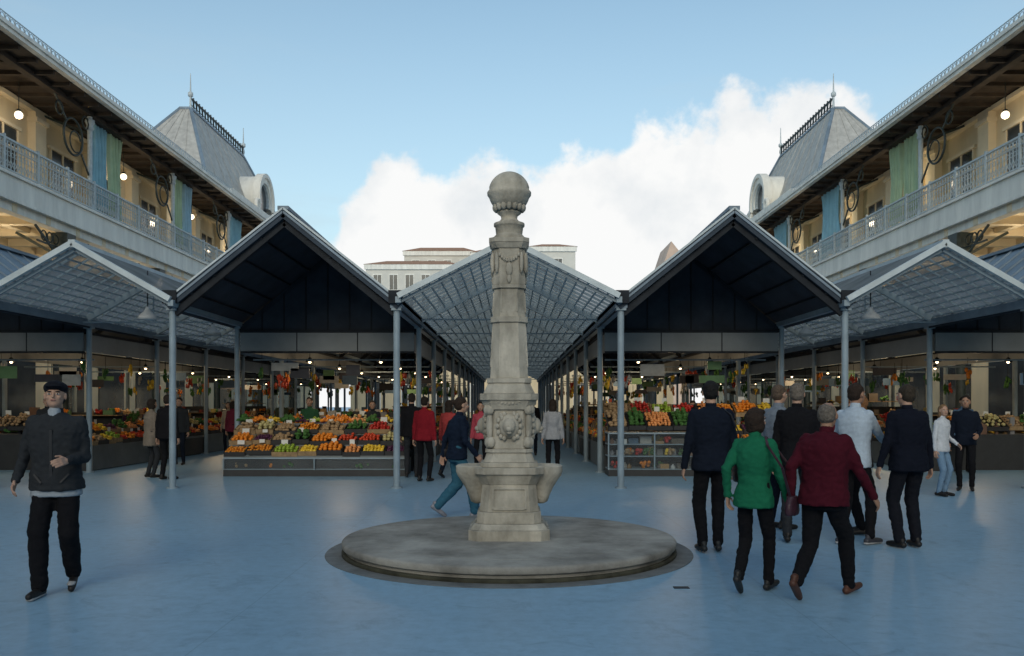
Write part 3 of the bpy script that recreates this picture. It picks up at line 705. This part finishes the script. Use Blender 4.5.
for xc,outer in((CC-4.16,0),(CC+4.16,0),(CC-11.72,1),(CC+11.72,1)):
    r=rng
    y=Y0+STEP+.5; k=0
    while y<48:
        mb=MB(); L=STEP-.35
        for s_ in(-1,1):
            xe=xc+s_*1.95
            tiers(mb,(xe,y if s_<0 else y+L,0),(0,1,0) if s_<0 else (0,-1,0),(1,0,0) if s_<0 else (-1,0,0),L,False,2,.62,.22,.36)
            mb.box(xe+s_*.0-.0,xe-s_*.03,y,y+L,.02,.55,COUNT if (k+s_)%2 else COUNTD)
            for q in range(5): bunch(mb,xe-s_*r.uniform(.2,.7),y+r.uniform(.2,L-.2),r.uniform(2.1,2.6),r.choice([YEL,LEAF,ORANGE,TOM,LEAF,PK[2]]),r.randint(6,14))
        yp=y+L+.05
        hb=r.choice([1.15,1.35,1.5]); xs0=xc-r.uniform(.7,1.5); xs1=xc+r.uniform(.7,1.5)
        mb.box(xs0,xs1,yp-.02,yp+.02,0,hb,COUNTD)
        z=.85
        while z<hb+.15:
            mb.box(xs0,xs1,yp-.32,yp-.03,z,z+.025,CRATE)
            items(mb,(xs0+.03,yp-.3,0),(1,0,0),xs1-xs0-.2,(0,.22,0),z+.025,24,r,.26); z+=r.uniform(.3,.42)
        mb.box(xc-1.2,xc+1.2,y+.3,y+.9,.0,.85,COUNTD); items(mb,(xc-1.1,y+.3,0),(1,0,0),2.0,(0,.5,0),.85,12,r,.45)
        bed(mb,(xc-1.15,y+.35,0),(1,0,0),(0,1,0),2.3,.45,.95,1.2,False,1)
        mb.cyl((xc-1.9,y+.2,2.62),(xc+1.9,y+.2,2.62),.02,STEEL,n=6)
        for q in range(3):
            x=xc+r.uniform(-1.6,1.6); w=r.uniform(.15,.35); z=r.uniform(2.0,2.4); mb.box(x-w,x+w,y+.19,y+.205,z,z+r.uniform(.12,.3),r.choice([PK[2],PK[4],PK[3],CARD,PK[9]]))
        for q in range(2):
            x=xc+(-.9+1.8*q); mb.cyl((x,y+1.6,2.75),(x,y+1.6,4.3),.008,DARKM,n=5)
            mb.lathe([(.02,2.76),(.05,2.72),(.11,2.64),(.10,2.64),(.03,2.68)],(x,y+1.6),DARKM,n=14)
            mb.add([(x+v.x*.04,y+1.6+v.y*.04,2.64+v.z*.04) for v in ICO1[0]],ICO1[1],BULB,True)
        mb.obj("market_stall")
        y+=STEP; k+=1
def plight(x,y,z,p,name="stall_lamp",col=(1,.74,.45)):
    l=bpy.data.lights.new(name,"POINT"); l.energy=p; l.color=col; l.shadow_soft_size=.15
    o=bpy.data.objects.new(name,l); o.location=(x,y,z); scene.collection.objects.link(o)
for xc in(CC-4.16,CC+4.16,CC-11.72,CC+11.72):
    for y,p in((Y0+STEP+1.9,36),(26.5,44),(34,44)):
        plight(xc,y,2.5,p)
person("man",-4.9,20.6,180,1.74,top=("apron_green",(0.03,0.10,0.05)),near=False)
person("woman",-3.4,20.7,170,1.66,top=CHAR,near=False,woman=True,hairstyle='bun')
person("woman",4.4,20.7,190,1.66,top=("apron_red",(0.25,0.02,0.02)),near=False,woman=True,hairstyle='bob')
person("man",10.4,19.6,200,1.74,top=("blue_shirt",(0.1,0.18,0.3)),near=False)
person("man",-10.6,19.4,160,1.74,top=CHAR,near=False)

# ------------------------------------------------------------------ gallery buildings
GLOBE=emis("gallery_globe_glass",(1.0,0.86,0.62),2.2)
def gallery(s_,name):
    mb=MB(); X=lambda x:s_*x
    A,B=-9,78
    XW=16.9
    mb.box(X(18.5),X(24),A,B,0,7.64,CREAM); mb.box(X(XW),X(24),A,B,8.41,12.0,CREAM)
    mb.box(X(15.0),X(24),A,B,7.65,8.40,CREAM2)
    mb.box(X(14.88),X(14.995),A,B,7.72,8.36,WHITE); mb.box(X(14.80),X(14.99),A,B,8.365,8.45,WHITE); mb.box(X(14.84),X(14.99),A,B,7.62,7.715,WHITE)
    y=A+1
    while y<B:
        mb.box(X(15.0),X(18.48),y-.12,y+.12,7.38,7.645,CREAM2); y+=1.87
    mb.box(X(16.6),X(16.85),A,B,7.46,7.643,CREAM2); mb.box(X(15.02),X(15.35),A,B,7.36,7.64,WHITE)
    ys=[28.8+7.5*k for k in range(-4,7)]
    for y in ys:
        x=X(15.2)
        mb.cyl((x,y,0),(x,y,6.5),.17,IROND,r1=.14,n=16)
        mb.lathe([(.15,6.1),(.22,6.15),(.18,6.3),(.20,6.45),(.32,6.65),(.38,6.8),(.30,6.85)],(x,y),IROND,n=16)
        mb.box(x-.28,x+.28,y-.28,y+.28,6.85,7.34,IROND)
        for d_ in(-1,1):
            mb.beam((x,y+d_*.3,6.5),(x,y+d_*1.7,7.3),.06,.06,IROND)
            mb.beam((x,y+d_*.3,6.82),(x,y+d_*1.6,6.84),.05,.05,IROND)
            for q in(.5,.85,1.2): mb.ring((x,y+d_*q,7.06),.16,.028,'x',IROND,n=14,k=4)
        mb.beam((x,y,6.5),(X(16.8),y,7.4),.07,.09,IROND)
    y=A+2
    while y<B-3:
        mb.box(X(18.44),X(18.52),y,y+2.4,0.3,3.2,WIN); mb.box(X(18.40),X(18.47),y-.12,y+2.52,3.2,3.35,WHITE)
        mb.box(X(18.44),X(18.52),y+.3,y+2.1,4.3,6.0,WIN); mb.box(X(18.40),X(18.47),y+.15,y+2.25,4.15,4.3,WHITE); mb.box(X(18.42),X(18.50),y+1.17,y+1.23,4.3,6.0,WHITE)
        y+=3.75
    y=A+1.5
    while y<B-3:
        mb.box(X(XW-.28),X(XW+.002),y-.34,y+.34,8.41,11.8,CREAM2); mb.box(X(XW-.36),X(XW+.001),y-.40,y+.40,11.45,11.6,CREAM2); mb.box(X(XW-.34),X(XW+.001),y-.38,y+.38,8.412,8.75,CREAM2)
        mb.box(X(XW-.04),X(XW+.02),y+1.05,y+2.7,8.6,10.9,WIN)
        for q in(1.01,1.84,2.68): mb.box(X(XW-.08),X(XW-.01),y+q,y+q+.07,8.6,10.9,CREAM2)
        mb.box(X(XW-.08),X(XW-.01),y+1.01,y+2.75,10.2,10.27,CREAM2); mb.box(X(XW-.12),X(XW-.01),y+.9,y+2.85,10.9,11.02,CREAM2)
        y+=3.75
    mb.box(X(XW-.25),X(XW),A,B,11.8,11.95,CREAM2)
    xr=X(14.95)
    mb.box(xr-.035,xr+.035,A,B,9.42,9.48,IRONL); mb.box(xr-.02,xr+.02,A,B,9.18,9.21,IRONL); mb.box(xr-.02,xr+.02,A,B,8.53,8.57,IRONL)
    y=16
    i=0
    while y<B:
        mb.box(xr-.011,xr+.011,y-.011,y+.011,8.55,9.43,IRONL)
        if y<52:
            mb.ring((xr,y+.09,9.32),.075,.013,'x',IRONL,n=10,k=4)
            mb.beam((xr,y,8.60),(xr,y+.18,8.86),.014,.016,IRONL); mb.beam((xr,y+.18,8.60),(xr,y,8.86),.014,.016,IRONL)
            mb.ring((xr,y+.09,9.02),.07,.011,'x',IRONL,n=8,k=4)
        if i%10==0: mb.box(xr-.04,xr+.04,y-.04,y+.04,8.45,9.55,IRONL)
        y+=.18;i+=1
    for k in range(-4,7):
        y=(30.3 if s_<0 else 31.3)+7.4*k
        x=X(15.05)
        if y<A or y>B: continue
        mb.cyl((x,y,8.4),(x,y,11.9),.085,IRONL,n=12)
        mb.cyl((x,y,8.4),(x,y,8.7),.13,IRONL,n=12); mb.lathe([(.08,11.3),(.14,11.4),(.10,11.5),(.16,11.62),(.16,11.7)],(x,y),IRONL,n=12)
        yc=y-1.15
        mb.ring((x,yc,10.75),.62,.040,'x',IROND,n=28,k=6); mb.ring((x,yc+.15,10.62),.36,.026,'x',IROND,n=20,k=5,arc=(0.3,5.2))
        mb.beam((x,y-.05,9.7),(x,y-.6,10.3),.05,.05,IROND); mb.beam((x,yc-.45,11.2),(x,yc-1.2,11.85),.05,.05,IROND)
        mb.ring((x,yc-.9,11.45),.22,.03,'x',IROND,n=16,k=5); mb.ring((x,y-.32,11.5),.22,.03,'x',IROND,n=16,k=5)
        mb.beam((x,y,11.2),(X(XW-.2),y,11.85),.06,.08,IROND)
    mb.box(X(14.95),X(15.2),A,B,11.82,12.0,BROWN)
    mb.box(X(14.3),X(18.5),A,B,12.02,12.10,BROWN)
    y=A+.5
    while y<B:
        mb.box(X(14.35),X(XW-.3),y-.05,y+.05,11.90,12.018,BROWN); y+=.95
    mb.box(X(14.10),X(14.32),A,B,12.03,12.24,WHITE); mb.box(X(14.04),X(14.098),A,B,12.15,12.27,WHITE)
    xg=X(14.22); mb.box(xg-.012,xg+.012,A,B,12.55,12.575,IRONL); mb.box(xg-.01,xg+.01,A,B,12.30,12.32,IRONL)
    y=14
    while y<B:
        mb.box(xg-.01,xg+.01,y-.012,y+.012,12.24,12.56,IRONL)
        if y<50: mb.ring((xg,y+.12,12.43),.09,.012,'x',IRONL,n=8,k=4)
        y+=.24
    vs=[(X(14.3),A,12.26),(X(14.3),B,12.26),(X(21),B,14.0),(X(21),A,14.0),(X(28),A,12.1),(X(28),B,12.1)]
    mb.add(vs,[(0,1,2,3),(3,2,5,4)],METROOF)
    ZR=mat("zinc_shingle",(0.44,0.43,0.40),0.6,0.1,3,0.2,0.3,12)
    y0,y1=43.5,61; xb0,xb1=15.3,22.2; zt=17.9; zb=12.2
    yt0,yt1=46.8,56.0; xt0,xt1=17.7,18.3
    b=[(X(xb0),y0,zb),(X(xb0),y1,zb),(X(xb1),y1,zb),(X(xb1),y0,zb)]
    md=[(X(xb0+.75),y0+.9,zb+1.6),(X(xb0+.75),y1-.9,zb+1.6),(X(xb1-.75),y1-.9,zb+1.6),(X(xb1-.75),y0+.9,zb+1.6)]
    t=[(X(xt0),yt0,zt),(X(xt0),yt1,zt),(X(xt1),yt1,zt),(X(xt1),yt0,zt)]
    mb.add(b+md+t,[(0,1,5,4),(1,2,6,5),(2,3,7,6),(3,0,4,7),(4,5,9,8),(5,6,10,9),(6,7,11,10),(7,4,8,11),(8,9,10,11)],ZR)
    for a_,b_ in((md[0],t[0]),(md[1],t[1]),(md[3],t[3]),(b[0],md[0]),(t[0],t[1]),(t[0],t[3])): mb.beam(a_,b_,.16,.12,METROOF)
    for k in range(1,9):
        q=k/9; p0=Vector(md[0]).lerp(Vector(md[1]),q); p1=Vector(t[0]).lerp(Vector(t[1]),q); mb.beam(p0,p1,.04,.05,ZR)
    for k in range(1,5):
        q=k/5; p0=Vector(md[0]).lerp(Vector(md[3]),q); p1=Vector(t[0]).lerp(Vector(t[3]),q); mb.beam(p0,p1,.04,.05,ZR)
    y=yt0
    while y<yt1:
        mb.box(X(xt0)-.03,X(xt0)+.03,y-.03,y+.03,zt,zt+.7,IROND); mb.ring((X(xt0),y+.22,zt+.35),.17,.03,'x',IROND,n=10,k=4); y+=.45
    mb.box(X(xt0)-.03,X(xt0)+.03,yt0,yt1,zt+.55,zt+.61,IROND)
    for yy in(yt0,yt1):
        mb.cyl((X(xt0),yy,zt),(X(xt0),yy,zt+1.9),.07,IRONL,r1=.02,n=8); mb.add([(X(xt0)+v.x*.16,yy+v.y*.16,zt+.75+v.z*.2) for v in ICO1[0]],ICO1[1],IRONL,True)
    yc,zc=53.0,14.3
    xf=15.35
    for (R0,R1,xa,xbb,mm) in((1.45,1.05,xf,xf+2.6,WHITE),(1.62,1.38,xf-.12,xf+.35,WHITE),(1.1,.95,xf+.1,xf+.3,IRONL)):
        n=24;vs=[]
        for xx in(xa,xbb):
            for RR in(R0,R1):
                for k in range(n+1):
                    tt=-.35+(pi+.7)*k/n; vs.append((X(xx),yc+RR*cos(tt),zc+RR*sin(tt)))
        fs=[];w=n+1
        for k in range(n):
            fs+=[(k,k+1,w+k+1,w+k),(2*w+k,3*w+k,3*w+k+1,2*w+k+1),(k,2*w+k,2*w+k+1,k+1),(w+k,w+k+1,3*w+k+1,3*w+k)]
        mb.add(vs,fs,mm,False)
    vs=[(X(xf+.25),yc+1.1*cos(2*pi*k/24),zc+1.1*sin(2*pi*k/24)) for k in range(24)]; mb.add(vs,[tuple(range(24))],WIN)
    mb.box(X(xf-.1),X(xf+2.5),yc-1.9,yc+1.9,12.3,13.45,WHITE)
    for d_ in(-1,1): mb.ring((X(xf),yc+d_*1.75,13.65),.28,.13,'x',WHITE,n=16,k=6)
    mb.box(X(14.2),X(15.4),43.3,61,12.28,12.6,WHITE)
    mb.obj(name)
    # globe lamps hanging in both gallery levels
    for k in range(0,5):
        y=20.0+7.4*k
        for (xl_,zl,zt_,pw) in((15.9,10.9,11.95,30),(16.9,6.75,7.4,70)):
            lb=MB(); x=X(xl_)
            lb.cyl((x,y,zl+.14),(x,y,zt_),.015,IROND,n=6); lb.lathe([(.02,zl+.19),(.07,zl+.17),(.09,zl+.12),(.03,zl+.11)],(x,y),IROND,n=14)
            lb.add([(x+v.x*.13,y+v.y*.13,zl+v.z*.13) for v in ICO2[0]],ICO2[1],GLOBE,True)
            lb.obj("globe_lamp")
            plight(x,y,zl-.32,pw,"gallery_lamp",(1,.82,.56))
gallery(-1,"market_gallery_building"); gallery(1,"market_gallery_building")

def curtain(x,y0,y1,m,seed):
    mb=MB(); n=60; zs=[8.75,9.2,9.8,10.4,11.0,11.5,11.8]
    vs=[]
    for j,z in enumerate(zs):
        w=1-.16*sin((z-8.6)/3.2*pi)+.03*sin(seed+z*2)
        for i in range(n+1):
            q=i/n; y=(y0+y1)/2+(q-.5)*(y1-y0)*w
            vs.append((x+.08*sin(q*2*pi*6+seed+.25*z)+.04*sin(q*29+z*1.3+seed),y+.03*sin(z*3+seed),z+(.05*sin(q*9+seed) if j==0 else 0)))
    fs=[(j*(n+1)+i,j*(n+1)+i+1,(j+1)*(n+1)+i+1,(j+1)*(n+1)+i) for j in range(len(zs)-1) for i in range(n)]
    mb.add(vs,fs,m,True); mb.cyl((x,y0-.1,11.84),(x,y1+.1,11.84),.025,IROND,n=6); mb.obj("curtain")
CB=mat("curtain_blue",(.30,.52,.60),.9,0,2,.12); CG=mat("curtain_green",(.46,.58,.38),.9,0,2,.12); CT=mat("curtain_pale_blue",(.38,.56,.64),.9,0,2,.12)
for x,y0,y1,m in((-15.26,30.8,32.0,CB),(-15.26,32.1,33.2,CG),(-15.26,38.2,39.3,CG),(-15.26,39.4,40.5,CT),(-15.26,45.8,48.0,CB),
                 (15.26,31.8,33.1,CG),(15.26,33.2,34.3,CG),(15.26,39.3,41.8,CB),(15.26,46.8,49.4,CB)):
    curtain(x,y0,y1,m,int(abs(y0)*7)%13)

def wing(name,x0,x1,y0,y1,z1,face,colm,win_rows,ws,roofm=METROOF):
    mb=MB(); mb.box(x0,x1,y0,y1,0,z1,colm)
    yy=y0 if face<0 else y1
    mb.box(x0-.2,x1+.2,yy if face>0 else yy-.25,yy+.25 if face>0 else yy,z1-.6,z1+.1,WHITE)
    for (za,zb_) in win_rows:
        x=x0+ws*.5
        while x<x1-1.4:
            ya,yb_=(yy-.05,yy+.02) if face>0 else (yy-.02,yy+.05)
            mb.box(x,x+1.1,ya,yb_,za,zb_,WIN)
            ya,yb_=(yy+.0,yy+.09) if face>0 else (yy-.09,yy-.0)
            mb.box(x-.12,x-.005,ya,yb_,za-.1,zb_+.15,WHITE); mb.box(x+1.105,x+1.22,ya,yb_,za-.1,zb_+.15,WHITE); mb.box(x-.004,x+1.104,ya,yb_,zb_+.003,zb_+.15,WHITE)
            mb.box(x-.004,x+1.104,ya,yb_,za-.1,za-.003,WHITE); mb.box(x+.52,x+.58,ya,yb_-.02 if face>0 else yb_,za,zb_,WHITE)
            x+=ws
    ym=(y0+y1)/2
    mb.add([(x0-.3,y0-.3,z1+.12),(x1+.3,y0-.3,z1+.12),(x1+.3,y1+.3,z1+.12),(x0-.3,y1+.3,z1+.12),(x0+2,ym,z1+1.8),(x1-2,ym,z1+1.8)],[(0,1,5,4),(1,2,5),(2,3,4,5),(3,0,4)],roofm)
    return mb.obj(name)
TILE=mat("terracotta_tiles",(.42,.22,.13),.85,0,5,.3); PALE=mat("pale_render",(.66,.64,.58),.9,0,.3,.1); WARM=mat("ochre_render",(.62,.46,.36),.9,0,.3,.15)
wing("market_rear_wing",-24,24,-20,-12,7.0,1,CREAM,[(1,3.6)],3.6)
wing("market_far_wing",-15,15,79,88,8.5,-1,CREAM,[(1,3.4),(5,7)],3.2)
wing("apartment_building",-21,-8.0,122,136,21.6,-1,PALE,[(5,7),(8.5,10.5),(12,14),(15.2,17.2),(18.1,20.2)],2.3,TILE)
wing("apartment_building",-17.5,-6.2,138,150,26.4,-1,PALE,[(10,12),(13.5,15.5),(17,19),(20.3,22.1),(23.2,25.0)],2.6,TILE)
wing("apartment_building",-6.0,2.5,128,140,24.4,-1,PALE,[(8,10),(11.5,13.5),(15,17),(18.3,20.2)],2.1,TILE)
wing("apartment_building",2.7,9.4,126,140,24.9,-1,PALE,[(8,10),(11.5,13.5),(15,17),(18.3,20.2),(21.3,23.2)],2.4,TILE)
mb=MB(); mb.box(25.0,29.5,140,150,0,24,WARM); mb.add([(24.7,139.8,24),(29.8,139.8,24),(26.2,139.8,28.5),(24.7,150.2,24),(29.8,150.2,24),(26.2,150.2,28.5)],[(0,1,2),(0,2,5,3),(1,4,5,2)],WARM)
mb.box(26.6,27.8,139.7,139.82,23.0,25.0,WIN); mb.obj("gabled_house")

# ------------------------------------------------------------------ world, sun
EL=radians(24); ROT=radians(186)
w=bpy.data.worlds.new("World"); scene.world=w; w.use_nodes=True
nt=w.node_tree;N=nt.nodes;L=nt.links
bg=N["Background"]; bg.inputs["Strength"].default_value=0.15
sky=N.new("ShaderNodeTexSky"); sky.sky_type='NISHITA'; sky.sun_disc=False; sky.sun_elevation=EL; sky.sun_rotation=ROT; sky.air_density=1.0; sky.dust_density=0.6; sky.ozone_density=1.2
tc=N.new("ShaderNodeTexCoord"); sp=N.new("ShaderNodeSeparateXYZ"); L.new(tc.outputs["Generated"],sp.inputs[0])
def M(op,a,b=None,c=None,clamp=False):
    n=N.new("ShaderNodeMath"); n.operation=op; n.use_clamp=clamp
    for i,v in enumerate((a,b,c)):
        if v is None: continue
        if isinstance(v,(int,float)): n.inputs[i].default_value=v
        else: L.new(v,n.inputs[i])
    return n.outputs[0]
def SS(v,a,b,lo=0.0,hi=1.0):
    n=N.new("ShaderNodeMapRange"); n.interpolation_type='SMOOTHSTEP'; L.new(v,n.inputs[0])
    n.inputs[1].default_value=a;n.inputs[2].default_value=b;n.inputs[3].default_value=lo;n.inputs[4].default_value=hi
    return n.outputs[0]
hyp=M('SQRT',M('ADD',M('MULTIPLY',sp.outputs[0],sp.outputs[0]),M('MULTIPLY',sp.outputs[1],sp.outputs[1])))
v=M('DIVIDE',sp.outputs[2],M('MAXIMUM',hyp,0.02)); az=M('ARCTAN2',sp.outputs[0],sp.outputs[1])
def NZ(scale,det,rough,vec=None):
    n=N.new("ShaderNodeTexNoise"); n.inputs["Scale"].default_value=scale; n.inputs["Detail"].default_value=det; n.inputs["Roughness"].default_value=rough
    L.new(vec or tc.outputs["Generated"],n.inputs["Vector"]); return n.outputs["Fac"]
big=NZ(5.5,2,.5); fine=NZ(16,9,.58); soft=NZ(9,6,.55)
ltop=SS(az,-.28,-.14,.08,.295); lside=SS(az,.36,.55,0,-.16); mid=SS(az,.02,.2,0,.05)
top=M('ADD',M('ADD',ltop,lside),mid)
top=M('ADD',top,M('MULTIPLY',M('SUBTRACT',big,.5),.10)); top=M('ADD',top,M('MULTIPLY',M('SUBTRACT',fine,.5),.13))
dlt=M('SUBTRACT',top,v)
cm=SS(dlt,-.006,.020)
mp=N.new("ShaderNodeMapping"); mp.inputs["Scale"].default_value=(1,1,4.5); L.new(tc.outputs["Generated"],mp.inputs["Vector"])
veil=SS(NZ(2.6,7,.55,mp.outputs[0]),.46,.75,0,.35)
haze=SS(v,.0,.60,.60,.02)
hz=M('ADD',M('MULTIPLY',veil,SS(v,.15,.6,1,.35)),haze,clamp=True)
tint=N.new("ShaderNodeMix"); tint.data_type='RGBA'; tint.blend_type='MULTIPLY'; tint.inputs[0].default_value=1; L.new(sky.outputs[0],tint.inputs[6]); tint.inputs[7].default_value=(1.28,1.34,1.16,1)
m1=N.new("ShaderNodeMix"); m1.data_type='RGBA'; L.new(hz,m1.inputs[0]); L.new(tint.outputs[2],m1.inputs[6]); m1.inputs[7].default_value=(3.5,4.2,4.6,1)
shade=N.new("ShaderNodeValToRGB"); shade.color_ramp.elements[0].position=.34; shade.color_ramp.elements[1].position=.55
shade.color_ramp.elements[0].color=(.78,.82,.85,1); shade.color_ramp.elements[1].color=(.97,.975,.97,1); L.new(soft,shade.inputs[0])
sc=N.new("ShaderNodeVectorMath"); sc.operation='SCALE'; sc.inputs[3].default_value=6.6; L.new(shade.outputs[0],sc.inputs[0])
m2=N.new("ShaderNodeMix"); m2.data_type='RGBA'; L.new(cm,m2.inputs[0]); L.new(m1.outputs[2],m2.inputs[6]); L.new(sc.outputs[0],m2.inputs[7])
L.new(m2.outputs[2],bg.inputs["Color"])

sd=Vector((sin(ROT)*cos(EL),cos(ROT)*cos(EL),sin(EL)))
sl=bpy.data.lights.new("sun","SUN"); sl.energy=1.0; sl.angle=radians(30); sl.color=(1,.86,.68)
so=bpy.data.objects.new("sun",sl); so.rotation_euler=(-sd).to_track_quat('-Z','Y').to_euler(); so.location=sd*60; scene.collection.objects.link(so)

cam=bpy.data.cameras.new("camera"); cam.sensor_width=36; cam.lens=36*850/1024; cam.shift_y=77/1024; cam.clip_end=2000
co=bpy.data.objects.new("camera",cam); co.location=(0,0,1.55); co.rotation_euler=(radians(90),0,0); scene.collection.objects.link(co)
scene.camera=co
scene.view_settings.view_transform='Standard'; scene.view_settings.look='None'; scene.view_settings.exposure=0
